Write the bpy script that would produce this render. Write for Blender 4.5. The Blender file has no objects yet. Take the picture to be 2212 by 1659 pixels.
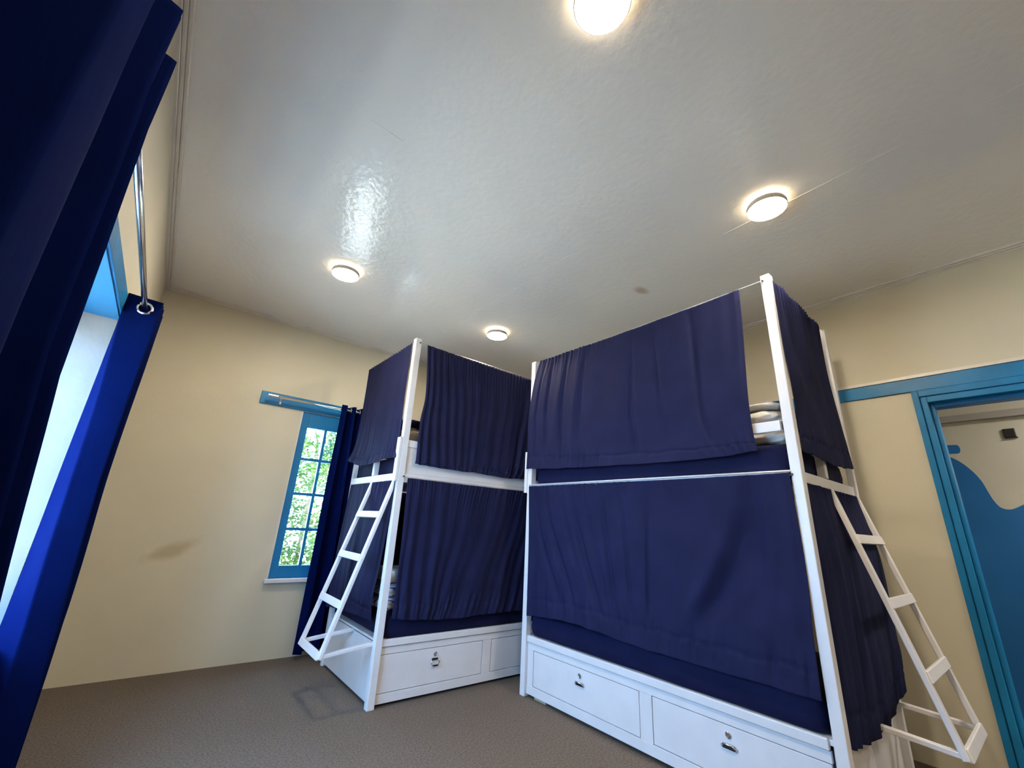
import bpy, bmesh, math, random
from mathutils import Vector, noise
import numpy as np
S = bpy.context.scene
COL = S.collection
R = random.Random(7)
# ------------------------------------------------------------------ camera
F_PX, PITCH, ROLL, YAW, CAM_H = 909.08, 0.3235, -0.0537, 0.6678, 1.1972
fw = Vector((math.sin(YAW)*math.cos(PITCH), math.cos(YAW)*math.cos(PITCH), math.sin(PITCH)))
rt = Vector((math.cos(YAW), -math.sin(YAW), 0)); up = rt.cross(fw)
r2 = math.cos(ROLL)*rt - math.sin(ROLL)*up; u2 = math.sin(ROLL)*rt + math.cos(ROLL)*up
cd = bpy.data.cameras.new('camera'); cam = bpy.data.objects.new('camera', cd); COL.objects.link(cam)
from mathutils import Matrix
M = Matrix((r2, u2, -fw)).transposed().to_4x4(); M.translation = Vector((0, 0, CAM_H)); cam.matrix_world = M
cd.sensor_fit = 'HORIZONTAL'; cd.sensor_width = 36; cd.lens = F_PX/2212*36; cd.clip_start = 0.02; cd.clip_end = 200
S.camera = cam
# ------------------------------------------------------------------ world, sun, exposure
w = bpy.data.worlds.new('sky'); S.world = w; w.use_nodes = True
nt = w.node_tree; nt.nodes.clear()
bg = nt.nodes.new('ShaderNodeBackground'); wo = nt.nodes.new('ShaderNodeOutputWorld')
bg.inputs[0].default_value = (0.32, 0.585, 1.0, 1); bg.inputs[1].default_value = 19.0
nt.links.new(bg.outputs[0], wo.inputs[0])
sd = bpy.data.lights.new('sun', 'SUN'); sun = bpy.data.objects.new('sun', sd); COL.objects.link(sun)
sd.energy = 42; sd.angle = 0.02; sd.color = (1, .96, .9); sun.rotation_euler = Vector((-.30, .22, -1)).to_track_quat('-Z', 'Y').to_euler()
S.view_settings.view_transform = 'Standard'; S.view_settings.look = 'None'
S.view_settings.exposure = 0.68; S.view_settings.gamma = 1; S.view_settings.use_curve_mapping = False
def portal(loc, rot, sx, sy):
    l = bpy.data.lights.new('window_portal', 'AREA'); l.shape = 'RECTANGLE'; l.size = sx; l.size_y = sy
    l.cycles.is_portal = True
    o = bpy.data.objects.new('window_portal', l); COL.objects.link(o); o.location = loc; o.rotation_euler = rot
LAMP_E = 165.0
pl = bpy.data.lights.new('passage_fill_light', 'AREA'); pl.shape = 'DISK'; pl.size = .22; pl.energy = 24; pl.color = (1, .93, .85)  # unseen fill light added to brighten the passage
plo = bpy.data.objects.new('passage_fill_light', pl); COL.objects.link(plo); plo.location = (4.5, -1.0, 2.585)
for i, (bx_, by_) in enumerate(((2.3, -1.8), (.8, -1.8))):     # added fill lights, unseen behind the viewer, spaced like the lamp grid
    bl = bpy.data.lights.new('rear_fill_light', 'AREA'); bl.shape = 'DISK'; bl.size = .2; bl.energy = 15 if i == 0 else 9; bl.color = (1, .86, .68)
    blo = bpy.data.objects.new('rear_fill_light', bl); COL.objects.link(blo); blo.location = (bx_, by_, 2.98)
# ------------------------------------------------------------------ dimensions
XL, YB, XR, ZC = -0.39, 4.517, 3.845, 3.045
YF = -3.0                                  # wall behind the camera
# ------------------------------------------------------------------ materials
def mat(name, col, rough=.6, metal=0, nscale=0, namt=0, bump=0, bscale=60, spec=.5, sheen=0, coat=0, emit=None, estr=0, trans=0, detail=3, bdist=.01):
    m = bpy.data.materials.new(name); m.use_nodes = True; n = m.node_tree.nodes; L = m.node_tree.links
    b = n['Principled BSDF']; b.inputs['Base Color'].default_value = (*col, 1)
    b.inputs['Roughness'].default_value = rough; b.inputs['Metallic'].default_value = metal
    b.inputs['Specular IOR Level'].default_value = spec
    if sheen: b.inputs['Sheen Weight'].default_value = sheen; b.inputs['Sheen Roughness'].default_value = .4
    if coat: b.inputs['Coat Weight'].default_value = coat; b.inputs['Coat Roughness'].default_value = .15
    if trans: b.inputs['Transmission Weight'].default_value = trans
    if emit: b.inputs['Emission Color'].default_value = (*emit, 1); b.inputs['Emission Strength'].default_value = estr
    tc = n.new('ShaderNodeTexCoord')
    if namt:
        t = n.new('ShaderNodeTexNoise'); t.inputs['Scale'].default_value = nscale; t.inputs['Detail'].default_value = detail
        L.new(tc.outputs['Object'], t.inputs['Vector'])
        mr = n.new('ShaderNodeMapRange'); mr.inputs[1].default_value = .1; mr.inputs[2].default_value = .9; namt *= 1.8
        mr.inputs[3].default_value = 1-namt; mr.inputs[4].default_value = 1+namt; L.new(t.outputs[0], mr.inputs[0])
        mx = n.new('ShaderNodeVectorMath'); mx.operation = 'SCALE'; mx.inputs[0].default_value = col
        L.new(mr.outputs[0], mx.inputs['Scale']); L.new(mx.outputs[0], b.inputs['Base Color'])
    if bump:
        t = n.new('ShaderNodeTexNoise'); t.inputs['Scale'].default_value = bscale; t.inputs['Detail'].default_value = 4
        L.new(tc.outputs['Object'], t.inputs['Vector'])
        bp = n.new('ShaderNodeBump'); bp.inputs['Strength'].default_value = bump; bp.inputs['Distance'].default_value = bdist
        L.new(t.outputs[0], bp.inputs['Height']); L.new(bp.outputs[0], b.inputs['Normal'])
    return m
def sstep(L, n, src, a, b, lo=0, hi=1):
    mr = n.new('ShaderNodeMapRange'); mr.interpolation_type = 'SMOOTHSTEP'
    for i, v in enumerate((a, b, lo, hi)): mr.inputs[i+1].default_value = v
    L.new(src, mr.inputs[0]); return mr.outputs[0]
def add_spot(m, c, rad, col, ang=0):
    """a stain with a shape of its own, centred at c (object coordinates), radii rad"""
    n = m.node_tree.nodes; L = m.node_tree.links; b = n['Principled BSDF']
    tc = n.new('ShaderNodeTexCoord'); mp = n.new('ShaderNodeMapping'); mp.vector_type = 'TEXTURE'
    mp.inputs['Location'].default_value = c; mp.inputs['Rotation'].default_value = ang if ang else (0, 0, 0)
    mp.inputs['Scale'].default_value = rad; L.new(tc.outputs['Object'], mp.inputs[0])
    ns = n.new('ShaderNodeTexNoise'); ns.inputs['Scale'].default_value = 9; L.new(tc.outputs['Object'], ns.inputs[0])
    ln = n.new('ShaderNodeVectorMath'); ln.operation = 'LENGTH'; L.new(mp.outputs[0], ln.inputs[0])
    ad = n.new('ShaderNodeMath'); ad.operation = 'ADD'; L.new(ln.outputs['Value'], ad.inputs[0]); L.new(ns.outputs[0], ad.inputs[1])
    f = sstep(L, n, ad.outputs[0], .7, 1.7, 1, 0)
    mx = n.new('ShaderNodeMix'); mx.data_type = 'RGBA'; L.new(f, mx.inputs[0])
    src = b.inputs['Base Color']
    if src.is_linked: L.new(src.links[0].from_socket, mx.inputs[6])
    else: mx.inputs[6].default_value = src.default_value[:]
    mx.inputs[7].default_value = (*col, 1); L.new(mx.outputs[2], b.inputs['Base Color'])
WALL = (.62, .575, .445)
m_wall = mat('cream_wall_paint', WALL, .55, nscale=1.5, namt=.04, bump=.25, bscale=25, bdist=.004)
m_wallb = mat('cream_wall_paint_back', WALL, .55, nscale=1.5, namt=.04, bump=.25, bscale=25, bdist=.004)
add_spot(m_wallb, (.19, YB, .87), (.20, .5, .065), (.47, .41, .27), (0, math.radians(-24), 0))
m_ceil = mat('glossy_ceiling_paint', (.87, .84, .80), .11, nscale=1.2, namt=.04, spec=.55)
def ceil_bump(m):
    n = m.node_tree.nodes; L = m.node_tree.links; b = n['Principled BSDF']; tc = n.new('ShaderNodeTexCoord')
    t1 = n.new('ShaderNodeTexNoise'); t1.inputs['Scale'].default_value = 3.0; t1.inputs['Detail'].default_value = 2
    t2 = n.new('ShaderNodeTexNoise'); t2.inputs['Scale'].default_value = 26; t2.inputs['Detail'].default_value = 3
    for t in (t1, t2): L.new(tc.outputs['Object'], t.inputs[0])
    b1 = n.new('ShaderNodeBump'); b1.inputs['Strength'].default_value = .2; b1.inputs['Distance'].default_value = .012
    b2 = n.new('ShaderNodeBump'); b2.inputs['Strength'].default_value = .9; b2.inputs['Distance'].default_value = .003
    L.new(t1.outputs[0], b1.inputs['Height']); L.new(t2.outputs[0], b2.inputs['Height']); L.new(b1.outputs[0], b2.inputs['Normal'])
    L.new(b2.outputs[0], b.inputs['Normal'])
ceil_bump(m_ceil)
add_spot(m_ceil, (2.62, 1.71, ZC), (.085, .05, .5), (.62, .52, .46))
m_corn = mat('cornice_paint', (.74, .69, .62), .3, nscale=8, namt=.05, bump=.5, bscale=30, bdist=.003)
m_blue = mat('blue_gloss_paint', (.012, .19, .42), .36, nscale=5, namt=.12, bump=.5, bscale=18, bdist=.004, spec=.35)
m_blue2 = mat('blue_door_frame_paint', (.010, .19, .42), .4, nscale=5, namt=.15, bump=.3, bscale=30, bdist=.003, spec=.3)
m_mural = mat('dark_blue_mural_paint', (.003, .12, .36), .6, nscale=2, namt=.08)
m_floor = mat('brown_carpet', (.150, .122, .102), .95, nscale=90, namt=.35, bump=.9, bscale=220, bdist=.006, spec=.1, detail=6)
m_white = mat('white_gloss_paint', (.74, .73, .75), .35, nscale=7, namt=.04, bump=.25, bscale=22, bdist=.003)
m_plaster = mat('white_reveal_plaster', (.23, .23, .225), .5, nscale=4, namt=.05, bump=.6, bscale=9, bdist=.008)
m_dark = mat('painted_gap_shade', (.05, .045, .045), .9)
m_wood = mat('pale_wood', (.5, .42, .3), .6, nscale=20, namt=.1)
def fabric(name, col, rough=.75, sheen=.25, amt=.12, spec=.1):
    m = mat(name, col, rough, nscale=6, namt=amt, sheen=sheen, spec=spec)
    n = m.node_tree.nodes; L = m.node_tree.links; b = n['Principled BSDF']; tc = n.new('ShaderNodeTexCoord')
    t = n.new('ShaderNodeTexNoise'); t.inputs['Scale'].default_value = 9; t.inputs['Detail'].default_value = 3
    mp = n.new('ShaderNodeMapping'); mp.inputs['Scale'].default_value = (3, 3, .6); L.new(tc.outputs['Object'], mp.inputs[0]); L.new(mp.outputs[0], t.inputs[0])
    bp = n.new('ShaderNodeBump'); bp.inputs['Strength'].default_value = .35; bp.inputs['Distance'].default_value = .006; L.new(t.outputs[0], bp.inputs['Height'])
    wv = n.new('ShaderNodeTexNoise'); wv.inputs['Scale'].default_value = 600; L.new(tc.outputs['Object'], wv.inputs[0])
    b2 = n.new('ShaderNodeBump'); b2.inputs['Strength'].default_value = .25; b2.inputs['Distance'].default_value = .001
    L.new(wv.outputs[0], b2.inputs['Height']); L.new(bp.outputs[0], b2.inputs['Normal']); L.new(b2.outputs[0], b.inputs['Normal'])
    return m
m_navy = fabric('navy_bunk_curtain_cloth', (.0135, .0158, .053), .75, 0, .12, .07)
m_velvet = fabric('royal_navy_window_curtain', (.0012, .0056, .052), .85, 0, .1, .02)
m_matt = fabric('navy_mattress_cover', (.007, .009, .042), .7, .02)
m_duvet = fabric('pale_grey_bedding', (.74, .73, .71), .8, .1, .12)
m_tan = fabric('dim_tan_pillowcase', (.24, .21, .17), .8, .1)
m_stripe = fabric('white_blue_striped_linen', (.55, .56, .62), .8, .2)
def stripes(m):
    n = m.node_tree.nodes; L = m.node_tree.links; b = n['Principled BSDF']; tc = n.new('ShaderNodeTexCoord')
    wv = n.new('ShaderNodeTexWave'); wv.inputs['Scale'].default_value = 9; wv.inputs['Distortion'].default_value = 1.5
    wv.bands_direction = 'DIAGONAL'; L.new(tc.outputs['Object'], wv.inputs[0])
    mx = n.new('ShaderNodeMix'); mx.data_type = 'RGBA'; L.new(sstep(L, n, wv.outputs['Fac'], .72, .8), mx.inputs[0])
    mx.inputs[6].default_value = (.60, .60, .62, 1); mx.inputs[7].default_value = (.07, .15, .5, 1); L.new(mx.outputs[2], b.inputs['Base Color'])
stripes(m_stripe)
m_chrome = mat('brushed_chrome', (.75, .76, .78), .16, 1)
m_black = mat('black_plastic', (.01, .01, .012), .45)
m_wire = mat('curtain_wire', (.5, .48, .45), .4, .6)
m_lampb = mat('lamp_body_enamel', (.42, .38, .33), .5)
m_lampd = mat('glowing_opal_diffuser', (.9, .9, .88), .4, emit=(1, .85, .65), estr=LAMP_E)
m_bark = mat('bark', (.16, .12, .08), .9, nscale=20, namt=.3)
m_grass = mat('pale_garden_gravel', (.64, .55, .43), .9, nscale=3, namt=.15)
def leafmat(name, col):
    m = bpy.data.materials.new(name); m.use_nodes = True; n = m.node_tree.nodes; L = m.node_tree.links; n.remove(n['Principled BSDF'])
    d = n.new('ShaderNodeBsdfDiffuse'); t = n.new('ShaderNodeBsdfTranslucent'); a = n.new('ShaderNodeAddShader')
    tc = n.new('ShaderNodeTexCoord'); ns = n.new('ShaderNodeTexNoise'); ns.inputs['Scale'].default_value = 2.5; L.new(tc.outputs['Object'], ns.inputs[0])
    r = n.new('ShaderNodeValToRGB'); r.color_ramp.elements[0].position = .3; r.color_ramp.elements[1].position = .7
    r.color_ramp.elements[0].color = (col[0]*.5, col[1]*.6, col[2]*.8, 1); r.color_ramp.elements[1].color = (col[0]*1.5, col[1]*1.3, col[2], 1)
    L.new(ns.outputs[0], r.inputs[0]); L.new(r.outputs[0], d.inputs[0]); L.new(r.outputs[0], t.inputs[0])
    L.new(d.outputs[0], a.inputs[0]); L.new(t.outputs[0], a.inputs[1]); L.new(a.outputs[0], n['Material Output'].inputs[0]); return m
m_leafa = leafmat('fresh_green_leaf', (.026, .050, .014)); m_leafb = leafmat('blue_green_leaf', (.017, .044, .026))
# ------------------------------------------------------------------ mesh helpers
class MB:
    def __init__(s, m=None): s.v = []; s.f = []; s.m = m or (lambda a, b, c: (a, b, c))
    def add(s, vs, fs):
        k = len(s.v); s.v += [Vector(s.m(*p)) for p in vs]; s.f += [tuple(i+k for i in f) for f in fs]; return s
    def box(s, x0, x1, y0, y1, z0, z1):
        vs = [(x, y, z) for z in (z0, z1) for y in (y0, y1) for x in (x0, x1)]
        return s.add(vs, [(0, 2, 3, 1), (4, 5, 7, 6), (0, 1, 5, 4), (2, 6, 7, 3), (0, 4, 6, 2), (1, 3, 7, 5)])
    def bar(s, a, b, w, h, side):
        """bar from a to b; w measured along `side`, h across"""
        a, b, side = Vector(a), Vector(b), Vector(side).normalized()
        d = (b-a).normalized(); side = (side-d*side.dot(d)).normalized(); n = d.cross(side)
        vs = [tuple(p+side*i*w/2+n*j*h/2) for p in (a, b) for i, j in ((-1, -1), (1, -1), (1, 1), (-1, 1))]
        return s.add(vs, [(0, 3, 2, 1), (4, 5, 6, 7), (0, 1, 5, 4), (1, 2, 6, 5), (2, 3, 7, 6), (3, 0, 4, 7)])
    def tube(s, pts, r, n=10, close=False):
        P = [Vector(p) for p in pts]; N = len(P); vs = []; fs = []
        for i, p in enumerate(P):
            if close: d = P[(i+1) % N]-P[i-1]
            else: d = P[min(i+1, N-1)]-P[max(i-1, 0)]
            d.normalize(); a = Vector((0, 0, 1)) if abs(d.z) < .9 else Vector((1, 0, 0))
            e = d.cross(a).normalized(); g = d.cross(e)
            vs += [tuple(p+(e*math.cos(k*2*math.pi/n)+g*math.sin(k*2*math.pi/n))*r) for k in range(n)]
        for i in range(N if close else N-1):
            j = (i+1) % N
            fs += [(i*n+k, i*n+(k+1) % n, j*n+(k+1) % n, j*n+k) for k in range(n)]
        if not close: fs += [tuple(range(n))[::-1], tuple((N-1)*n+k for k in range(n))]
        return s.add(vs, fs)
    def lathe(s, c, prof, n=40, axis='z'):
        """prof: list of (r, h)"""
        vs = []; fs = []
        for r, h in prof:
            for k in range(n):
                a = k*2*math.pi/n; x, y = r*math.cos(a), r*math.sin(a)
                q = {'z': (x, y, h), 'y': (x, h, y), 'x': (h, x, y)}[axis]; vs.append((c[0]+q[0], c[1]+q[1], c[2]+q[2]))
        for i in range(len(prof)-1): fs += [(i*n+k, i*n+(k+1) % n, (i+1)*n+(k+1) % n, (i+1)*n+k) for k in range(n)]
        fs += [tuple(range(n))[::-1], tuple((len(prof)-1)*n+k for k in range(n))]
        return s.add(vs, fs)
    def torus(s, c, R_, r, axis='y', n=32, k=10, ry=None):
        pts = []
        for i in range(n):
            a = i*2*math.pi/n; x, y = R_*math.cos(a), (ry or R_)*math.sin(a)
            q = {'z': (x, y, 0), 'y': (x, 0, y), 'x': (0, x, y)}[axis]; pts.append((c[0]+q[0], c[1]+q[1], c[2]+q[2]))
        return s.tube(pts, r, k, True)
    def prism(s, poly, y0, y1, fn):
        """poly: 2D outline; fn(a,b,t) -> point"""
        n = len(poly); vs = [fn(a, b, y0) for a, b in poly]+[fn(a, b, y1) for a, b in poly]
        fs = [tuple(range(n)), tuple(range(n, 2*n))[::-1]]+[(i, (i+1) % n, n+(i+1) % n, n+i) for i in range(n)]
        return s.add(vs, fs)
    def grid(s, fn, nu, nv):
        vs = [fn(i/nu, j/nv) for j in range(nv+1) for i in range(nu+1)]
        fs = [(j*(nu+1)+i, j*(nu+1)+i+1, (j+1)*(nu+1)+i+1, (j+1)*(nu+1)+i) for j in range(nv) for i in range(nu)]
        return s.add(vs, fs)
def origin(o):
    while o.parent: o = o.parent
    return o.location
def obj(name, mb, m, parent=None, bevel=0, smooth=False, loc=None, solid=0, fix=True, sub=0):
    off = Vector(loc) if loc is not None else (origin(parent).copy() if parent else Vector((0, 0, 0)))
    me = bpy.data.meshes.new(name); me.from_pydata([tuple(v-off) for v in mb.v], [], mb.f); me.update()
    if fix:
        bm = bmesh.new(); bm.from_mesh(me); bmesh.ops.recalc_face_normals(bm, faces=bm.faces); bm.to_mesh(me); bm.free()
    me.materials.append(m)
    if smooth: me.polygons.foreach_set('use_smooth', [True]*len(me.polygons))
    o = bpy.data.objects.new(name, me); COL.objects.link(o)
    if parent: o.parent = parent
    else: o.location = off
    if bevel:
        md = o.modifiers.new('b', 'BEVEL'); md.width = bevel; md.segments = 2; md.limit_method = 'ANGLE'
    if solid:
        md = o.modifiers.new('s', 'SOLIDIFY'); md.thickness = solid; md.offset = 0
    if sub:
        md = o.modifiers.new('u', 'SUBSURF'); md.levels = sub; md.render_levels = sub
    return o
def tag(o, label=None, cat=None, group=None, kind=None):
    if label: o['label'] = label
    if cat: o['category'] = cat
    if group: o['group'] = group
    if kind: o['kind'] = kind
    return o
def thing(name, label, cat, loc, group=None):
    o = bpy.data.objects.new(name, None); o.empty_display_size = .1; COL.objects.link(o); o.location = loc
    return tag(o, label, cat, group)
def struct(name, mb, m, label=None, **k):
    o = obj(name, mb, m, **k); o['kind'] = 'structure'
    if label: o['label'] = label
    return o
# ================================================================== STRUCTURE
T = .36                                       # outer wall thickness
struct('floor', MB().box(XL-T, XR+.12, YF-.2, YB+T, -.15, 0), m_floor)
struct('ceiling', MB().box(XL-T, XR+.12, YF-.2, YB+T, ZC, ZC+.15), m_ceil)
# left wall with window opening
LW = dict(y0=1.22, y1=2.97, z0=.60, z1=2.145)
mb = MB().box(XL-T, XL, YF-.2, LW['y0'], 0, ZC).box(XL-T, XL, LW['y1'], YB+T, 0, ZC)
mb.box(XL-T, XL, LW['y0'], LW['y1'], 0, LW['z0']).box(XL-T, XL, LW['y0'], LW['y1'], LW['z1'], ZC)
struct('wall_left', mb, m_wall)
BW = dict(x0=.926, x1=1.934, z0=.64, z1=2.17)
mb = MB().box(XL, BW['x0'], YB, YB+T, 0, ZC).box(BW['x1'], XR+.12, YB, YB+T, 0, ZC)
mb.box(BW['x0'], BW['x1'], YB, YB+T, 0, BW['z0']).box(BW['x0'], BW['x1'], YB, YB+T, BW['z1'], ZC)
struct('wall_back', mb, m_wallb)
DW = dict(y0=-.70, y1=.40, z1=2.16)
mb = MB().box(XR, XR+.12, YF-.2, DW['y0'], 0, ZC).box(XR, XR+.12, DW['y1'], YB, 0, ZC).box(XR, XR+.12, DW['y0'], DW['y1'], DW['z1'], ZC)
struct('wall_right', mb, m_wall)
struct('wall_front', MB().box(XL, XR, YF-.2, YF, 0, ZC), m_wall)
# passage beyond the door
XP = 5.2
struct('floor_passage', MB().box(XR+.12, XP+.1, -2.2, 1.6, -.15, 0), m_floor)
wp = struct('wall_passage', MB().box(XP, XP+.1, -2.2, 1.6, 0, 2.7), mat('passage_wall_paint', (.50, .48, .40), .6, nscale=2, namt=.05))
struct('wall_passage_left', MB().box(XR+.12, XP, 1.5, 1.6, 0, 2.7), m_wall)
struct('wall_passage_right', MB().box(XR+.12, XP, -2.3, -2.2, 0, 2.7), m_wall)
struct('ceiling_passage', MB().box(XR+.12, XP, -2.2, 1.6, 2.6, 2.7), m_ceil)
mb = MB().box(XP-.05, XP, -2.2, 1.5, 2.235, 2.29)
struct('trim_1', mb, mat('passage_shade_strip', (.30, .28, .26), .6))  # grey strip painted in for the band of shade on this wall
wave = [(1.5, 1.9), (.9, 2.02), (.62, 2.01), (.488, 1.967), (.406, 1.908), (.345, 1.821), (.309, 1.738), (.29, 1.651), (.272, 1.577), (.244, 1.526), (.193, 1.515), (.123, 1.551), (.03, 1.60), (-.1, 1.62), (-.3, 1.58), (-.6, 1.5), (-1.2, 1.55), (-2.2, 1.5), (-2.2, 0), (1.5, 0)]
def smooth_poly(P, k):
    out = []
    for i in range(k):
        p0, p1, p2, p3 = P[max(i-1, 0)], P[i], P[i+1], P[i+2]
        for j in range(5):
            t = j/5
            out.append(tuple(.5*((2*p1[c])+(-p0[c]+p2[c])*t+(2*p0[c]-5*p1[c]+4*p2[c]-p3[c])*t*t+(-p0[c]+3*p1[c]-3*p2[c]+p3[c])*t**3) for c in (0, 1)))
    return out+P[k:]
tag(obj('painted_wave', MB().prism(smooth_poly(wave, 16), XP-.003, XP+.02, lambda a, b, t: (t, a, b)), m_mural, wp), 'dark blue wave painted along the passage wall')
blob = [(.56, 2.056)]+[(.395-.018*math.sin(a), 2.009+.036*math.cos(a)) for a in [k*math.pi/10 for k in range(11)]]+[(.56, 1.978)]
tag(obj('painted_bar', MB().prism(blob, XP-.003, XP+.02, lambda a, b, t: (t, a, b)), m_mural, wp), 'rounded blue bar painted above the wave')
bx = thing('junction_box', 'small square black box fixed high on the passage wall beyond the doorway', 'box', (XP, .078, 2.07))
obj('housing', MB().box(XP-.016, XP, .045, .111, 2.072, 2.142), m_black, bx, bevel=.004)
obj('lower_lip', MB().box(XP-.02, XP-.002, .04, .108, 2.064, 2.071), m_black, bx)
# cornices (stepped profile)
prof = [(0, 0), (.013, 0), (.016, .004), (.013, .010), (.017, .012), (.019, .006), (.031, .006), (.034, .011), (.031, .017), (.036, .019), (.038, .013), (.051, .013), (.055, .018), (.055, .027), (0, .027)]
zc0 = ZC-.026
struct('trim_2', MB().prism(prof, XL, XR, lambda a, b, t: (t, YB-a, zc0+b)), m_corn)
struct('trim_3', MB().prism(prof, YF, YB-.001, lambda a, b, t: (XL+a*.9, t, zc0+b)), m_corn)
struct('trim_4', MB().prism(prof, YF, YB-.001, lambda a, b, t: (XR-a, t, zc0+b)), m_corn)
# faint raised joint lines in the ceiling boards
ce = bpy.data.objects['ceiling']
for (xa, ya, xb, yb) in ((2.425, .95, 2.375, -.45), (.366, 1.70, .542, 1.71), (1.9, 4.4, 1.86, 1.3)):
    obj('board_joint', MB().bar((xa, ya, ZC), (xb, yb, ZC), .012 if xa != .366 else .02, .002, (1, 0, 0) if xa != .366 else (0, 1, 0)), m_ceil, ce)
# ---- window 2 : far wall
wy = YB+.012
w2 = bpy.data.objects.new('window_2', None); COL.objects.link(w2); w2.location = (1.43, wy, .64); w2['kind'] = 'structure'
w2['label'] = 'small blue-framed casement window with eight square panes in view'
def leaf(x0, x1):
    zt0, zt1 = BW['z0'], BW['z1']
    fr = obj('casement_frame', MB().box(x0, x0+.07, wy, wy+.045, zt0, zt1).box(x1-.07, x1, wy, wy+.045, zt0, zt1).box(x0+.07, x1-.07, wy, wy+.045, zt0, .745).box(x0+.07, x1-.07, wy, wy+.045, 2.02, zt1), m_blue, w2, bevel=.003)
    obj('hinge', MB().box(x0+.002, x0+.03, wy-.004, wy+.01, 1.86, 1.96).box(x0+.002, x0+.03, wy-.004, wy+.01, .70, .80), m_blue, fr)
    xm = (x0+x1)/2
    obj('muntin', MB().box(xm-.013, xm+.013, wy+.006, wy+.038, .745, 2.02), m_blue, fr)
    for zz in (1.06, 1.38, 1.71):
        obj('muntin', MB().box(x0+.07, x1-.07, wy+.008, wy+.036, zz-.013, zz+.013), m_blue, fr)
leaf(BW['x0'], 1.428); leaf(1.432, BW['x1'])
obj('window_sill', MB().box(.895, 1.965, YB-.045, YB+.06, .605, .64), m_white, w2, bevel=.006)
obj('plaster_bead', MB().box(.918, .926, YB-.006, YB+.02, .64, 2.17), m_white, w2)
m_glass = bpy.data.materials.new('clear_glass'); m_glass.use_nodes = True
_n = m_glass.node_tree.nodes; _L = m_glass.node_tree.links; _n.remove(_n['Principled BSDF'])
_t = _n.new('ShaderNodeBsdfTransparent'); _g = _n.new('ShaderNodeBsdfGlossy'); _g.inputs['Roughness'].default_value = .02
_m = _n.new('ShaderNodeMixShader'); _m.inputs[0].default_value = .06; _L.new(_t.outputs[0], _m.inputs[1]); _L.new(_g.outputs[0], _m.inputs[2]); _L.new(_m.outputs[0], _n['Material Output'].inputs[0])
_t.inputs[0].default_value = (.95, .97, .96, 1)
for x0, x1 in ((BW['x0'], 1.428), (1.432, BW['x1'])):
    xm = (x0+x1)/2
    for xa, xb in ((x0+.07, xm-.012), (xm+.012, x1-.07)):
        for za, zb in ((.745, 1.049), (1.071, 1.369), (1.391, 1.699), (1.721, 2.02)):
            obj('pane', MB().box(xa, xb, wy+.02, wy+.023, za, zb), m_glass, w2)
struct('trim_5', MB().box(.53, 2.33, YB-.018, YB+.013, 2.176, 2.295), m_blue, 'blue painted lintel board above the small window', bevel=.004)
# ---- window 1 : left wall, deep reveal
w1 = bpy.data.objects.new('window_1', None); COL.objects.link(w1); w1.location = (XL-.3, 2.1, .6); w1['kind'] = 'structure'
w1['label'] = 'window in a deep reveal at the left wall, mostly behind curtain'
xo = XL-.31
def leaf1(y0, y1):
    fr = obj('casement_frame', MB().box(xo, xo+.045, y0, y0+.07, .60, 2.145).box(xo, xo+.045, y1-.07, y1, .60, 2.145).box(xo, xo+.045, y0+.07, y1-.07, .60, .70).box(xo, xo+.045, y0+.07, y1-.07, 2.02, 2.145), m_blue, w1, bevel=.003)
    ym = (y0+y1)/2
    obj('muntin', MB().box(xo+.01, xo+.035, ym-.012, ym+.012, .70, 2.02), m_blue, fr)
    for zz in (1.03, 1.36, 1.69): obj('muntin', MB().box(xo+.01, xo+.034, y0+.07, y1-.07, zz-.011, zz+.011), m_blue, fr)
    for ya, yb in ((y0+.07, ym-.012), (ym+.012, y1-.07)):
        for za, zb in ((.70, 1.019), (1.041, 1.349), (1.371, 1.679), (1.701, 2.02)):
            obj('pane', MB().box(xo+.02, xo+.023, ya, yb, za, zb), m_glass, w1)
leaf1(LW['y0'], 2.09); leaf1(2.10, LW['y1'])
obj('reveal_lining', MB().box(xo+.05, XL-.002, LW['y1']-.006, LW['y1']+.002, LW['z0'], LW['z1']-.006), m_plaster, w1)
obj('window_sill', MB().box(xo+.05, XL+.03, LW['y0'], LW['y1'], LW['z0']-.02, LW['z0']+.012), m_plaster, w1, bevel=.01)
tag(obj('soffit_lining', MB().box(xo+.05, XL+.002, LW['y0'], LW['y1'], LW['z1']-.006, LW['z1']+.004), mat('bright_blue_soffit_paint', (.003, .14, .32), .4, nscale=3, namt=.05), w1), 'bright blue underside of the lintel')
struct('trim_6', MB().box(XL-.01, XL+.014, .8, 3.3, 2.147, 2.25), m_blue, 'blue lintel board above the left window', bevel=.004)
portal((XL-.36, (LW['y0']+LW['y1'])/2, 1.37), (0, math.radians(-90), 0), 1.5, 1.75)
portal((1.43, YB+.12, 1.4), (math.radians(-90), 0, 0), 1.0, 1.5)
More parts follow.
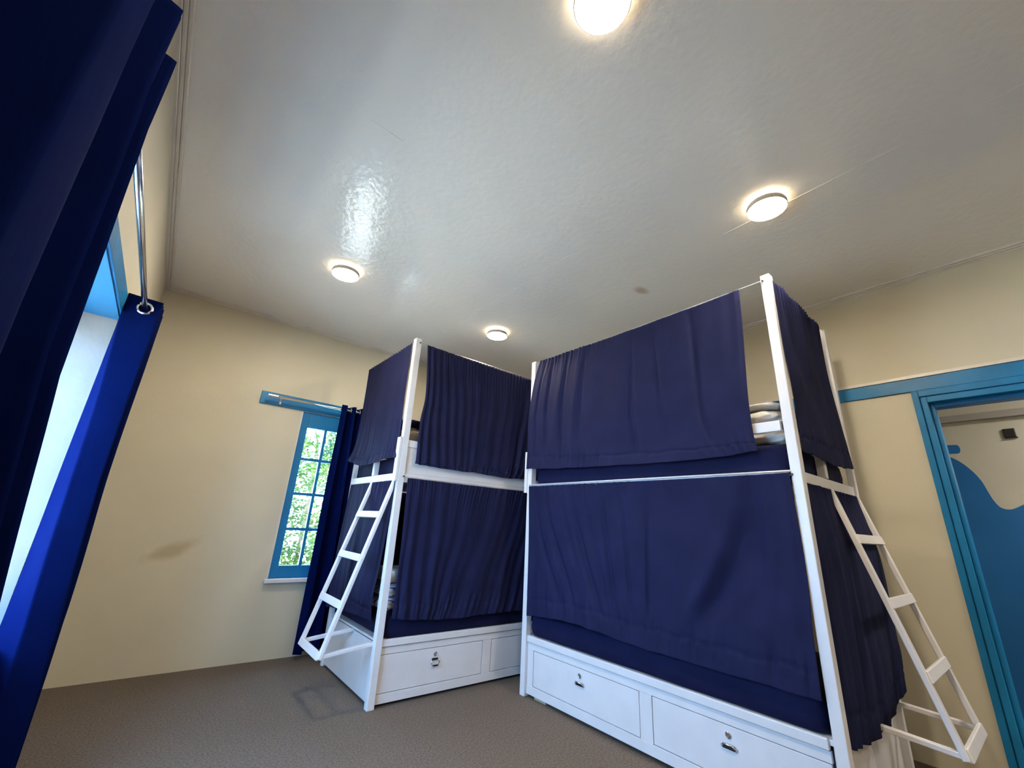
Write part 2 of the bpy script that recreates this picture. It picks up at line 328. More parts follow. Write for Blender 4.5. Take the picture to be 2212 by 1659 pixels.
# ---- right wall: blue band and door frame
struct('trim_7', MB().box(XR-.014, XR+.005, YF, 1.75, 2.205, 2.295), m_blue, 'long blue painted band running above the doorway', bevel=.003)
struct('trim_8', MB().box(XR-.02, XR, YF, 1.75, 2.297, 2.318), m_corn, 'thin plaster ledge above the blue band')
d1 = bpy.data.objects.new('door_1', None); COL.objects.link(d1); d1.location = (XR, -.1, 0); d1['kind'] = 'structure'; d1['label'] = 'blue moulded door frame of the open doorway at the right'
yo, yi, zo, zi = .435, .345, 2.205, 2.085
def arch(name, d0, d1_, xp):
    """U-shaped band of the architrave between insets d0..d1 from the outer edge, standing xp proud"""
    a, b = yo-d0, yo-d1_; za, zb = zo-d0*1.3, zo-d1_*1.3; ys = -.30
    c, e = 2*ys-a, 2*ys-b
    mb = MB().box(XR-xp, XR+.12, b, a, 0, za).box(XR-xp, XR+.12, e, b, zb, za).box(XR-xp, XR+.12, c, e, 0, za)
    return obj(name, mb, m_blue2, d1, bevel=.003)
arch('architrave', 0, .034, .018); arch('groove', .034, .040, .002); arch('bead_moulding', .040, .070, .028); arch('door_stop', .070, .092, -.03)
# ================================================================== BUNKS
LEN, WID, HP = 2.0, 1.047, 2.669
def make_bunk(kind, ox, oy, fmap, label):
    WID = 1.035 if kind == 'left' else .975
    root = thing('bunk_bed', label, 'bunk bed', (ox, oy, 0), 'white curtained bunk beds')
    B = lambda: MB(fmap)
    left = kind == 'left'
    pu0, pu1 = (-.026, .026) if left else (-.046, .004)
    for (a0, a1, b0, b1) in ((pu0, pu1, -.026, .026), (LEN-.026, LEN+.026, -.026, .026), (pu0+.012, pu1, WID-.020, WID+.020), (LEN-.026, LEN+.026, WID-.026, WID+.026)):
        top = HP if (b0 < .5 or a0 > .5) else 2.655
        obj('post', B().box(a0, a1, b0, b1, 0, top), m_white, root, bevel=.004)
    # storage base
    bb = lambda *a: B().box(*a)
    obj('end_panel', bb(.0, .02, .02, WID, .02, .385), m_white, root, bevel=.002)
    obj('end_panel', bb(LEN-.02, LEN, .02, WID, .02, .385), m_white, root)
    obj('back_panel', bb(.02, LEN-.02, WID-.015, WID, .02, .385), m_white, root)
    obj('base_core', bb(.021, LEN-.021, .022, WID-.016, .03, .352), m_dark, root)  # core coloured dark to give the shade in the drawer gaps
    obj('mattress_board', bb(.0, LEN, .0, WID, .375, .398), m_white, root, bevel=.003)
    obj('top_rail', bb(.026, LEN-.026, -.014, .012, .357, .402), m_white, root, bevel=.005)
    obj('face_rail', bb(.026, LEN-.026, .0, .02, .309, .353), m_white, root, bevel=.0015)
    obj('face_rail', bb(.026, LEN-.026, -.004, .02, .020, .0755), m_white, root, bevel=.0015)
    obj('face_stile', bb(.8985, .9805, .0, .02, .0755, .309), m_white, root, bevel=.0015)
    obj('face_stile', bb(1.912, LEN-.026, .0, .02, .0755, .309), m_white, root, bevel=.0015)
    for i, (a, b, cu) in enumerate(((.030, .894, .465), (.985, 1.908, 1.446))):
        dr = obj('drawer', bb(a, b, .0015, .018, .0795, .3055), m_white, root, bevel=.0015)
        obj('keyhole_lock', B().lathe((cu, -.004, .266), [(.014, .007), (.0145, -.001), (.011, -.004), (.010, -.001)], 20, 'y'), m_chrome, dr, smooth=False)
        zc = .214
        if left:
            mbh = B()
            mbh.tube([(cu-.028, .0, zc+.018), (cu-.028, -.010, zc+.015), (cu-.034, -.014, zc-.003), (cu-.022, -.016, zc-.020), (cu+.022, -.016, zc-.020), (cu+.034, -.014, zc-.003), (cu+.028, -.010, zc+.015), (cu+.028, .0, zc+.018)], .0045, 8)
            obj('handle', mbh, m_chrome, dr, smooth=True)
            tag(obj('handle_grip', B().tube([(cu-.019, -.016, zc-.020), (cu+.019, -.016, zc-.020)], .0055, 8), m_black, dr), 'black grip of the drawer handle')
            tag(obj('handle_plate', B().box(cu-.024, cu+.024, -.006, .002, zc+.012, zc+.026), m_black, dr, bevel=.002), 'black mounting plate of the drawer handle')
        else:
            tag(obj('handle_plate', B().box(cu-.030, cu+.030, -.007, .002, zc-.007, zc+.010), m_black, dr, bevel=.002), 'black mounting plate of the drawer handle')
            obj('handle', B().tube([(cu-.034, -.002, zc-.006), (cu-.036, -.010, zc+.004), (cu-.020, -.020, zc+.017), (cu+.020, -.020, zc+.017), (cu+.036, -.010, zc+.004), (cu+.034, -.002, zc-.006)], .0042, 8), m_chrome, dr, smooth=True)
    for cu in (() if left else (1.84, .25)):
        obj('foot_block', bb(cu-.06, cu+.06, .01, .06, 0, .03), m_wood, root)
    # upper level
    zr0, zr1 = (1.468, 1.540) if left else (1.506, 1.534)
    fr = obj('side_rail', bb(.02, LEN-.02, -.016, .012, zr0, zr1), m_white, root, bevel=.003)
    if left: obj('rail_bead', bb(.02, LEN-.02, -.020, -.012, 1.505, 1.511), m_white, root)
    else:
        obj('curtain_rod', B().tube([(.0, -.026, 1.530), (LEN, -.026, 1.533)], .0055, 8), m_white, root, smooth=True)
    obj('side_rail', bb(.02, LEN-.02, WID-.012, WID+.016, 1.468, 1.54), m_white, root, bevel=.003)
    obj('end_rail', bb(-.022, .012, .026, WID-.02, 1.482, 1.538), m_white, root, bevel=.003)
    obj('end_rail', bb(LEN-.012, LEN+.02, .026, WID-.02, 1.482, 1.538), m_white, root, bevel=.003)
    obj('bunk_base', bb(.03, LEN-.03, .03, WID-.03, 1.475, 1.497), m_white, root)
    obj('guard_rail', bb(.02, LEN-.02, -.018, .010, 1.742, 1.798), m_white, root, bevel=.003)
    obj('guard_rail', bb(.02, LEN-.02, WID-.01, WID+.018, 1.742, 1.798), m_white, root, bevel=.003)
    if left: obj('guard_panel', bb(.02, LEN-.02, -.006, .006, 1.538, 1.745), m_white, root)
    # guard beside the ladder gap
    v0, v1 = (.048, .485) if left else (.43, .93)
    vm = v1 if left else v0
    obj('short_post', bb(-.030, .012, vm-.022, vm+.022, 1.538, 1.80), m_white, root, bevel=.003)
    if left:
        obj('short_post', bb(-.050, -.027, -.026, .026, 1.47, 1.812), m_white, root, bevel=.003)
        obj('guard_rail', bb(-.025, .01, vm, WID, 1.745, 1.798), m_white, root, bevel=.003)
    else:
        obj('guard_rail', bb(-.025, .01, .02, vm, 1.745, 1.798), m_white, root, bevel=.003)
        obj('short_post', bb(LEN+.027, LEN+.062, -.032, .02, 1.468, 1.82), m_white, root, bevel=.003)
        for zz in (1.50, 1.76):
            obj('wire_clip', B().tube([(LEN+.062, -.005, zz+.022), (LEN+.095, -.005, zz+.022), (LEN+.095, -.005, zz-.022), (LEN+.062, -.005, zz-.022)], .004, 6), m_chrome, root, smooth=True)
    # ladder leaning out from the end rail
    du, zf = (-.368, .325) if left else (-.333, .345)
    sv = (.030, .470) if left else (.462, .955)
    zt = 1.485
    for v in sv:
        obj('ladder_stile', B().bar((0-.022, v, zt), (du, v, zf), .040, .024, (0, 1, 0)), m_white, root, bevel=.003)
    def on(z): return -.022+(du+.022)*(zt-z)/(zt-zf)
    for z in (1.222, .925, .632, zf+.018):
        ln = Vector((du, 0, zf-zt)).normalized()
        obj('ladder_rung', B().bar((on(z)-.012, sv[0], z), (on(z)-.012, sv[1], z), .048, .018, tuple(ln)), m_white, root, bevel=.003)
    for v in sv:
        obj('ladder_brace', B().bar((du+.008, v, zf+.014), (.0, v, .378), .034, .022, (0, 1, 0)), m_white, root, bevel=.003)
    # curtain wires
    obj('curtain_wire', B().tube([(.0, -.030, 2.632), (LEN*.5, -.03, 2.630), (LEN, -.030, 2.650)], .0022, 6), m_wire, root)
    obj('curtain_wire', B().tube([(-.030, .0, 2.634), (-.030, WID*.5, 2.628), (-.030, WID, 2.640)], .0022, 6), m_wire, root)
    obj('curtain_wire', B().tube([(.0, -.030, 1.508), (LEN, -.030, 1.510)], .002, 6), m_wire, root)
    for uu, zz in ((pu1-.012, 2.632), (pu1-.006, 1.513)): obj('screw_eye', B().tube([(uu, -.034, zz), (uu, -.026, zz)], .006, 8), m_black, root)
    return root
X1, Y1 = 1.4075, 3.1193; X3, Y3 = 2.4737, .7886
mapL = lambda u, v, z: (X1+u, Y1+v, z)
mapR = lambda u, v, z: (X3+v, Y3+u, z)
bunkL = make_bunk('left', X1, Y1, mapL, 'white bunk bed against the back wall beside the small window, ladder at its left end')
bunkR = make_bunk('right', X3, Y3, mapR, 'nearer white bunk bed along the doorway wall, ladder at its right end')
# ---- mattresses
def cushion(B, u0, u1, v0, v1, z0, z1, r=.03, nz=.006, seed=0, piping=False):
    nu, nv = 40, 24; vs = []; fs = []
    prof = [(r, z0), (.3*r, z0+.3*r), (0, z0+r), (-.006, (z0+z1)/2), (0, z1-r), (.3*r, z1-.3*r), (r, z1), (r*2.2, z1+.003)]
    per = []
    def ring(ins):
        a0, a1, b0, b1 = u0+ins, u1-ins, v0+ins, v1-ins; c = .03; out = []
        for i in range(nu): out.append((a0+c+(a1-a0-2*c)*i/(nu-1), b0))
        for i in range(nv): out.append((a1, b0+c+(b1-b0-2*c)*i/(nv-1)))
        for i in range(nu): out.append((a1-c-(a1-a0-2*c)*i/(nu-1), b1))
        for i in range(nv): out.append((a0, b1-c-(b1-b0-2*c)*i/(nv-1)))
        return out
    for k, (ins, z) in enumerate(prof):
        for (a, b) in ring(ins):
            n = noise.noise(Vector((a*4+seed, b*4, z*9)))*nz*2
            vs.append((a+n, b+n, z+(n if 1 < k else 0)))
    N = 2*(nu+nv)
    for k in range(len(prof)-1): fs += [(k*N+i, k*N+(i+1) % N, (k+1)*N+(i+1) % N, (k+1)*N+i) for i in range(N)]
    fs += [tuple(range(N))[::-1], tuple((len(prof)-1)*N+i for i in range(N))]
    return MB(B).add(vs, fs)
def mattress(B, lvl, ox, oy, label):
    WID = 1.035 if B is mapL else .965
    z0, z1 = (.40, .555) if lvl == 0 else (1.4985, 1.683)
    if lvl == 0: mb = cushion(B, .03, LEN-.04, -.002 if B is mapL else .0, WID-.03, z0, z1, seed=ox)
    else: mb = cushion(B, .022, LEN-.034, .022, WID-.035, z0, z1, seed=oy)
    o = obj('mattress', mb, m_matt, None, smooth=True, loc=(ox, oy, z0))
    return tag(o, label, 'mattress', 'navy mattresses of the bunks')
mattress(mapL, 0, X1, Y1, 'navy lower mattress of the bunk by the small window')
mattress(mapL, 1, X1, Y1, 'navy upper mattress of the bunk by the small window, behind its white panel')
mattress(mapR, 0, X3, Y3, 'navy lower mattress of the bunk along the doorway wall')
mattress(mapR, 1, X3, Y3, 'navy striped upper mattress of the bunk along the doorway wall')
# ---- draped bunk curtains
def poly(P, t):
    n = len(P)-1; x = min(max(t*n, 0), n-1e-9); i = int(x); f = x-i
    p0, p1, p2, p3 = P[max(i-1, 0)], P[i], P[i+1], P[min(i+2, n)]
    return [.5*((2*p1[c])+(-p0[c]+p2[c])*f+(2*p0[c]-5*p1[c]+4*p2[c]-p3[c])*f*f+(-p0[c]+3*p1[c]-3*p2[c]+p3[c])*f**3) for c in range(len(p1))]
def drape(B, face, top, bot, left, right, label, seed, folds, ruche=(0, 1), hem=.87, amp=.010, group=None, nu=220, nv=90, swoop=None):
    """top/bot run from the s=0 edge to the s=1 edge; left/right run top->bottom; points (along, z, out)
       face 'front': along=u, out=-v ; 'end': along=v, out=-u"""
    rr = random.Random(seed); wd = abs(top[-1][0]-top[0][0])/2
    ks = [(f, rr.random()*6.28, rr.uniform(-.25, .25), rr.uniform(.5, 1), rr.uniform(0, 6.28)) for f in folds]
    rk = [(rr.uniform(34, 66)*wd, rr.random()*6.28, rr.random()) for _ in range(3)]
    hk = [(rr.uniform(18, 46)*wd, rr.random()*6.28, rr.random()) for _ in range(4)]
    c00, c10, c01, c11 = poly(top, 0), poly(top, 1), poly(bot, 0), poly(bot, 1)
    def fn(s, t):
        a, b, l, r = poly(top, s), poly(bot, s), poly(left, t), poly(right, t)
        p = [(1-t)*a[c]+t*b[c]+(1-s)*l[c]+s*r[c]-((1-s)*(1-t)*c00[c]+s*(1-t)*c10[c]+(1-s)*t*c01[c]+s*t*c11[c]) for c in range(3)]
        ew = min(1, s/.03, (1-s)/.03)*.85+.15
        z = 0
        sw = s+.012*math.sin(t*3+seed)+.012*math.sin(s*9+t*3)
        for f, ph, dr, am, pq in ks:
            am = am*(.45+.55*math.sin(pq+5.3*s+1.3*t*math.sin(pq)))
            q = math.sin(2*math.pi*f*sw+ph+dr*t*2.2)
            q = math.copysign(abs(q)**1.3, q)
            z += q*am*(.45+.75*t)/math.sqrt(len(ks))
        z *= amp
        rw = math.exp(-t*12)*max(.22, min(1, 1.3-abs(s-(ruche[0]+ruche[1])/2)/max(.001, (ruche[1]-ruche[0])/2)))
        for f, ph, k in rk: z += .0048*rw*math.sin(2*math.pi*f*s+ph+2*math.sin(5*s))
        hw = math.exp(-((t-hem)/.055)**2)
        ht = .5+.5*math.sin(7*s+seed)
        for f, ph, k in hk: z += .0030*wd*(hw*(.4+.6*ht)+.35*(t > hem))*math.sin(2*math.pi*f*s+ph+9*t*(k-.5))
        z -= .0045*math.exp(-((t-hem-.006*math.sin(60*s))/.010)**2)
        z += .010*noise.noise(Vector((s*5, t*3, seed)))
        if swoop:
            for (s0, s1, t0, w_, d_) in swoop:       # a curved crease running from (s0, top) to (s1, bottom)
                sc = s0+(s1-s0)*t**1.9
                z += 1.9*d_*math.exp(-((s-sc)/(w_*1.25))**2)*min(1, t*3)*min(1, max(0, (t0-t)*5))
        al, zz, out = p; out = (max(out+z*ew, .0) if out > -.5 else out+z*ew)
        ripple = .006*noise.noise(Vector((s*12, t*2, seed+5)))*(t > .98)
        zz += ripple
        return (al, -out, zz) if face == 'front' else (-out, al, zz)
    mb = MB(B).grid(fn, nu, nv)
    ctr = B(*fn(.5, 0))
    o = obj('bunk_curtain', mb, m_navy, None, smooth=True, loc=ctr, solid=.0025, fix=False)
    return tag(o, label, 'curtain', 'navy bunk curtains')
o_ = .036
# left bunk
drape(mapL, 'front', [(.078, 2.628, o_), (.6, 2.622, o_), (1.262, 2.620, o_), (1.95, 2.63, o_)], [(.085, 1.618, .05), (.4, 1.606, .05), (.69, 1.608, .052), (1.0, 1.600, .055), (1.224, 1.612, .055), (1.95, 1.62, .05)],
      [(.078, 2.628, o_), (.115, 2.2, .035), (.096, 1.96, .035), (.095, 1.66, .045), (.085, 1.618, .05)], [(1.95, 2.63, o_), (1.95, 2.1, .04), (1.95, 1.62, .05)],
      'navy curtain on the long side of the window bunk, upper berth, gathered at top', 3, [7, 11, 16, 22], ruche=(.1, 1), amp=.017)
drape(mapL, 'front', [(.051, 1.502, o_), (.6, 1.500, o_), (1.288, 1.505, o_), (1.95, 1.505, o_)], [(.056, .535, .05), (.3, .51, .055), (.494, .50, .055), (.9, .505, .055), (1.275, .508, .05), (1.95, .51, .05)],
      [(.051, 1.502, o_), (.065, 1.1, .035), (.062, .852, .045), (.056, .535, .05)], [(1.95, 1.505, o_), (1.95, 1.0, .04), (1.95, .51, .05)],
      'navy curtain on the long side of the window bunk, lower berth', 5, [7, 10, 15, 20], ruche=(0, 1), amp=.013)
drape(mapL, 'end', [(.028, 2.632, o_), (.5, 2.630, o_), (1.0, 2.636, o_)], [(.005, 1.650, .05), (.2, 1.655, .055), (.5, 1.635, .06), (.75, 1.64, .07), (1.03, 1.700, .085)],
      [(.028, 2.632, o_), (.030, 2.2, o_), (.012, 1.9, .04), (.005, 1.650, .05)], [(1.0, 2.636, o_), (1.0, 2.2, .034), (1.02, 1.867, .04), (1.03, 1.700, .085)],
      'navy curtain across the ladder end of the window bunk, upper berth', 8, [5, 8, 13], ruche=(.1, .9), amp=.006)
drape(mapL, 'end', [(.005, 1.478, .03), (.4, 1.478, .03), (.98, 1.478, .03)], [(.095, .500, .03), (.35, .50, .045), (.6, .484, .05), (1.0, .46, .06)],
      [(.005, 1.478, .03), (.01, 1.2, .035), (.06, .88, .035), (.12, .65, .03), (.095, .500, .03)], [(.98, 1.478, .03), (.98, 1.0, .05), (1.0, .46, .06)],
      'navy curtain behind the ladder of the window bunk, lower berth', 11, [4, 7, 11], ruche=(0, .5), amp=.012)
drape(mapL, 'front', [(.05, 1.46, -WID-.035), (1.0, 1.46, -WID-.035), (1.95, 1.46, -WID-.035)], [(.05, .45, -WID-.035), (1.0, .45, -WID-.035), (1.95, .45, -WID-.035)],  # sheet added so the gap into the lower berth looks dark
      [(.05, 1.46, -WID-.035), (.05, .45, -WID-.035)], [(1.95, 1.46, -WID-.035), (1.95, .45, -WID-.035)],
      'added navy curtain darkening the wall side of the window bunk, lower berth', 41, [8, 13], ruche=(0, 1), amp=.010, nu=120, nv=40)
# right bunk
drape(mapR, 'front', [(.123, 2.628, o_), (.8, 2.624, o_), (1.4, 2.634, o_), (1.90, 2.652, o_)], [(.134, 1.642, .05), (.5, 1.622, .05), (1.2, 1.634, .05), (1.6, 1.645, .05), (2.02, 1.668, .05)],
      [(.123, 2.628, o_), (.131, 2.37, .036), (.149, 1.97, .04), (.148, 1.758, .045), (.134, 1.642, .05)], [(1.90, 2.652, o_), (1.97, 2.45, .04), (2.02, 2.14, .045), (2.02, 1.9, .045), (2.02, 1.668, .05)],
      'navy curtain on the long side of the near bunk, upper berth, smooth and wide', 15, [5, 8, 11, 16], ruche=(.5, 1), amp=.010,
      swoop=[(.18, .17, .86, .007, -.010), (.30, .29, .8, .008, -.008), (.39, .385, .95, .007, -.011), (.75, .755, .9, .009, -.012), (.63, .635, .8, .010, -.008), (.85, .84, .85, .009, -.009), (.92, .92, .9, .008, -.008)])
drape(mapR, 'front', [(.004, 1.520, .043), (.6, 1.516, .043), (1.3, 1.518, .043), (1.984, 1.520, .043)], [(.012, .546, .05), (.45, .546, .055), (.8, .550, .06), (1.047, .556, .06), (1.471, .58, .06), (1.945, .543, .05)],
      [(.004, 1.520, .043), (.0, 1.24, .036), (.0, 1.0, .038), (.009, .78, .045), (.012, .546, .05)], [(1.984, 1.520, .043), (1.975, 1.2, .034), (1.96, .9, .04), (1.945, .543, .05)],
      'navy curtain on the long side of the near bunk, lower berth, creased near its hem', 21, [4, 7, 11, 15], ruche=(.4, 1), amp=.013,
      swoop=[(.14, .31, .86, .026, -.022), (.19, .36, .86, .02, .010), (.12, .13, .75, .014, -.008), (.455, .45, .92, .007, -.010), (.55, .54, .88, .008, -.009), (.635, .62, .93, .009, -.013), (.70, .64, .9, .010, -.007),
             (.76, .66, .93, .010, -.013), (.80, .72, .7, .008, -.007), (.88, .76, .93, .009, -.013), (.95, .81, .93, .009, -.011)])
drape(mapR, 'end', [(.008, 2.632, .050), (.4, 2.628, .048), (.83, 2.630, o_)], [(.05, 1.632, .05), (.3, 1.628, .05), (.5, 1.620, .055), (.75, 1.63, .05), (.965, 1.655, .04)],
      [(.008, 2.632, .050), (.004, 2.2, .052), (.03, 1.9, .05), (.05, 1.632, .05)], [(.83, 2.630, o_), (.84, 2.3, .03), (.91, 1.99, .03), (.965, 1.655, .04)],
      'navy curtain across the ladder end of the near bunk, upper berth', 27, [3, 5], ruche=(0, 1), amp=.013)
drape(mapR, 'end', [(.03, 1.478, .03), (.4, 1.478, .03), (.95, 1.478, .03)], [(.03, .372, .03), (.14, .36, .045), (.3, .352, .055), (.62, .36, .055), (.85, .40, .055), (1.02, .47, .055)],
      [(.03, 1.478, .03), (.03, 1.0, .04), (.03, .372, .03)], [(.95, 1.478, .03), (1.0, 1.137, .072), (1.02, .80, .07), (1.02, .643, .068), (1.02, .47, .055)],
      'navy curtain bulging behind the ladder of the near bunk, lower berth', 33, [3, 5, 8], ruche=(0, 1), amp=.014)
# ---- bedding
def soft(B, u0, u1, v0, v1, z0, z1, seed, amp=.012, layers=1, bend=0):
    """a puffy folded slab with rounded rim and wrinkles"""
    n, k = 96, 40; vs = []; fs = []
    cu, cv, cz = (u0+u1)/2, (v0+v1)/2, (z0+z1)/2; hu, hv, hz = (u1-u0)/2, (v1-v0)/2, (z1-z0)/2
    se = lambda x, e: math.copysign(abs(x)**e, x)
    for j in range(k+1):
        ph = -math.pi/2+math.pi*j/k
        for i in range(n):
            th = 2*math.pi*i/n
            x, y, z = se(math.cos(ph), .35)*se(math.cos(th), .3), se(math.cos(ph), .35)*se(math.sin(th), .3), se(math.sin(ph), .75)
            p = Vector((cu+hu*x, cv+hv*y, cz+hz*z))
            q = noise.noise(Vector((p.x*9+seed, p.y*9, p.z*22)))*amp+(.35-abs(noise.noise(Vector((p.x*11, p.y*11+seed, p.z*30+p.x*8)))))*amp*1.7+noise.noise(Vector((p.x*30, p.y*30+seed, p.z*50)))*amp*.4
            p += Vector((x, y, z*.6))*q
            if p.z < z0: p.z = z0
            p.z += bend*(x*x)
            vs.append(tuple(p))
    for j in range(k): fs += [(j*n+i, j*n+(i+1) % n, (j+1)*n+(i+1) % n, (j+1)*n+i) for i in range(n)]
    fs += [tuple(range(n))[::-1], tuple(k*n+i for i in range(n))]
    return MB(B).add(vs, fs)
def bed(name, mb, m, label, cat, at, group=None):
    return tag(obj(name, mb, m, None, smooth=True, loc=at), label, cat, group)
bed('folded_duvet', soft(mapR, .03, .52, .06, .62, 1.690, 1.788, 3, .014), m_duvet, 'pale grey duvet folded on the near bunk, bottom of the upper-berth pile', 'duvet', mapR(.27, .3, 1.69), 'bedding on the near upper berth')
bed('folded_blanket', soft(mapR, .04, .50, .08, .62, 1.802, 1.892, 9, .015), m_duvet, 'crumpled grey blanket on the near bunk, middle of the upper-berth pile', 'blanket', mapR(.27, .3, 1.80), 'bedding on the near upper berth')
bed('pillow', soft(mapR, .05, .46, .10, .60, 1.906, 1.948, 15, .009), m_duvet, 'flat whitish pillow topping the pile on the near upper berth', 'pillow', mapR(.27, .3, 1.905), 'bedding on the near upper berth')
bed('pillow', soft(mapL, .03, .42, .06, .60, 1.690, 1.934, 4, .011), m_tan, 'dim tan pillow on the upper berth of the window bunk', 'pillow', mapL(.25, .3, 1.69))
bed('folded_blanket', soft(mapL, .03, .40, .08, .60, 1.945, 2.0, 6, .012, bend=.0), m_matt, 'dark navy blanket lying over the tan pillow, upper berth of the window bunk', 'blanket', mapL(.25, .3, 1.945))
for i, (z0, z1, mm, nm, lb) in enumerate(((.562, .645, m_stripe, 'folded_sheet', 'white and blue striped sheet, lowest of the pile on the lower berth by the window'),
                          (.657, .73, m_stripe, 'folded_sheet', 'white and blue striped sheet, middle of the pile on the lower berth by the window'),
                          (.742, .835, m_duvet, 'pillow', 'pale pillow topping the pile on the lower berth by the window'))):
    bed(nm, soft(mapL, .03, .40, .035+.01*i, .50, z0, z1, 20+i, .013), mm, lb, 'pillow' if nm == 'pillow' else 'sheet', mapL(.2, .25, z0), 'folded bedding on the lower berth')
# ================================================================== WINDOW CURTAINS AND RODS
def loft_curtain(name, secs, label, rings, amp=.004, seed=0, hem_z=None, sub=3):
    """secs: list of (z, [(x,y),...]) top -> bottom; same point count; smoothed along the section"""
    def sec(t):
        n = len(secs)-1; x = min(t*n, n-1e-9); i = int(x); f = x-i; 
        a, b = secs[i], secs[i+1]; f2 = f
        return a[0]*(1-f2)+b[0]*f2, [((p[0]*(1-f2)+q[0]*f2), (p[1]*(1-f2)+q[1]*f2)) for p, q in zip(a[1], b[1])]
    K = (len(secs[0][1])-1)*10; NV = 70
    vs = []
    for j in range(NV+1):
        t = j/NV; z, P = sec(t)
        for i in range(K+1):
            s = i/K*(len(P)-1); k = min(int(s), len(P)-2); f = s-k
            f3 = f*f*(3-2*f); g = f*.45+f3*.55
            x, y = P[k][0]*(1-g)+P[k+1][0]*g, P[k][1]*(1-g)+P[k+1][1]*g
            q = noise.noise(Vector((i*.12, z*1.6, seed)))*amp*(1.6-z*.2)
            vs.append((x+q, y+q, z+.002*math.sin(i*.4) if j else z))
    fs = [(j*(K+1)+i, j*(K+1)+i+1, (j+1)*(K+1)+i+1, (j+1)*(K+1)+i) for j in range(NV) for i in range(K)]
    c = vs[K//2]
    root = thing(name, label, 'curtain', (c[0], c[1], secs[-1][0]))
    cl = obj('cloth', MB().add(vs, fs), m_velvet, root, smooth=True, solid=.004, fix=False)
    return root
def rod(name, a, b, r, label, ring_axis, finial=True):
    root = thing(name, label, 'curtain rod', tuple((Vector(a)+Vector(b))/2))
    obj('pole', MB().tube([a, b], r, 16), m_chrome, root, smooth=True)
    return root
# left wall rod
rl = rod('curtain_rod', (XL+.095, .35, 2.2), (XL+.095, 3.16, 2.2), .0125, 'chrome curtain rod above the left window', 'y')
obj('finial', MB().lathe((XL+.095, 3.16, 2.2), [(.012, 0), (.018, .004), (.018, .03), (.010, .036)], 16, 'y'), m_chrome, rl)
for y in (.45, 3.135): obj('bracket', MB().box(XL+.014 if y < 3.3 else XL, XL+.095, y-.008, y+.008, 2.183, 2.189).box(XL+.0145, XL+.022, y-.02, y+.02, 2.16, 2.23), m_chrome, rl)
# back wall rod
rb = rod('curtain_rod', (.60, YB-.10, 2.243), (2.24, YB-.10, 2.243), .0115, 'chrome curtain rod above the small window', 'x')
obj('finial', MB().lathe((.575, YB-.10, 2.243), [(.006, 0), (.015, .003), (.015, .012), (.011, .015), (.016, .02), (.016, .03), (.012, .034), (.016, .04), (.016, .085), (.013, .09)], 18, 'x'), m_chrome, rb)
for x in (.70, 2.16): obj('bracket', MB().box(x-.007, x+.007, YB-.10, YB-.018, 2.226, 2.231).box(x-.008, x+.008, YB-.03, YB-.0185, 2.19, 2.245), m_chrome, rb)
# far left-window curtain
xa, xb = -.376, -.232
top = [(-.380, 2.875), (-.372, 2.845), (xb, 2.852), (xa, 2.885), (xb, 2.905), (xa, 2.94), (xb+.002, 2.955), (xa, 2.99), (xb, 3.01), (xa, 3.05), (xb, 3.07), (xa, 3.11)]
mid = [(-.383, 2.90), (-.330, 2.825), (xb, 2.86), (xa, 2.90), (xb+.01, 2.925), (xa, 2.96), (xb+.012, 2.99), (xa, 3.02), (xb, 3.05), (xa, 3.10), (xb, 3.13), (xa, 3.18)]
bot = [(-.383, 2.90), (-.285, 2.79), (-.190, 2.86), (-.36, 2.93), (-.190, 2.97), (-.36, 3.02), (-.20, 3.06), (-.36, 3.11), (-.21, 3.16), (-.36, 3.22), (-.21, 3.26), (-.36, 3.32)]
mx_ = lambda A, B_, f: [(a[0]*(1-f)+b[0]*f, a[1]*(1-f)+b[1]*f) for a, b in zip(A, B_)]
cf = loft_curtain('window_curtain', [(2.262, top), (2.1, top), (1.7, mx_(top, mid, .6)), (1.3, mid), (.7, mx_(mid, bot, .7)), (.05, bot)],
    'royal blue eyelet curtain drawn to the far side of the left window', None, seed=2)
for i, (yc) in enumerate((2.846, 2.897, 2.95, 3.0)): obj('eyelet', MB().torus((XL+.095, yc-.004, 2.2), .030, .0075, 'y', ry=.030), m_chrome, cf, smooth=True)
# near left-window curtain
ntop = [(-.372, .34), (-.35, .40), (-.235, .44), (-.228, .50), (-.365, .56), (-.36, .715), (-.235, .752), (-.222, .830), (-.36, .86), (-.355, .965), (-.222, 1.01), (-.228, 1.03), (-.36, 1.06), (-.36, 1.125), (-.230, 1.164), (-.372, 1.21)]
nmid = [(-.372, .34), (-.35, .40), (-.235, .44), (-.228, .50), (-.365, .56), (-.36, .70), (-.222, .735), (-.205, .820), (-.36, .86), (-.355, 1.03), (-.215, 1.08), (-.222, 1.10), (-.36, 1.15), (-.35, 1.22), (-.224, 1.265), (-.372, 1.33)]
nbot = [(-.372, .34), (-.35, .40), (-.22, .45), (-.21, .52), (-.34, .58), (-.34, .66), (-.19, .70), (-.175, .80), (-.34, .88), (-.32, 1.22), (-.185, 1.29), (-.19, 1.33), (-.34, 1.40), (-.33, 1.46), (-.19, 1.52), (-.36, 1.62)]
cn = loft_curtain('window_curtain', [(2.275, ntop), (2.05, ntop), (1.75, mx_(ntop, nmid, .6)), (1.45, nmid), (.9, mx_(nmid, nbot, .75)), (.05, nbot)],
    'dark navy eyelet curtain hanging close to the viewer at the left edge', None, seed=5)
for yc in (.565, .64, .72, .95, 1.035, 1.12): obj('eyelet', MB().torus((XL+.095, yc, 2.2), .030, .0075, 'y'), m_chrome, cn, smooth=True)
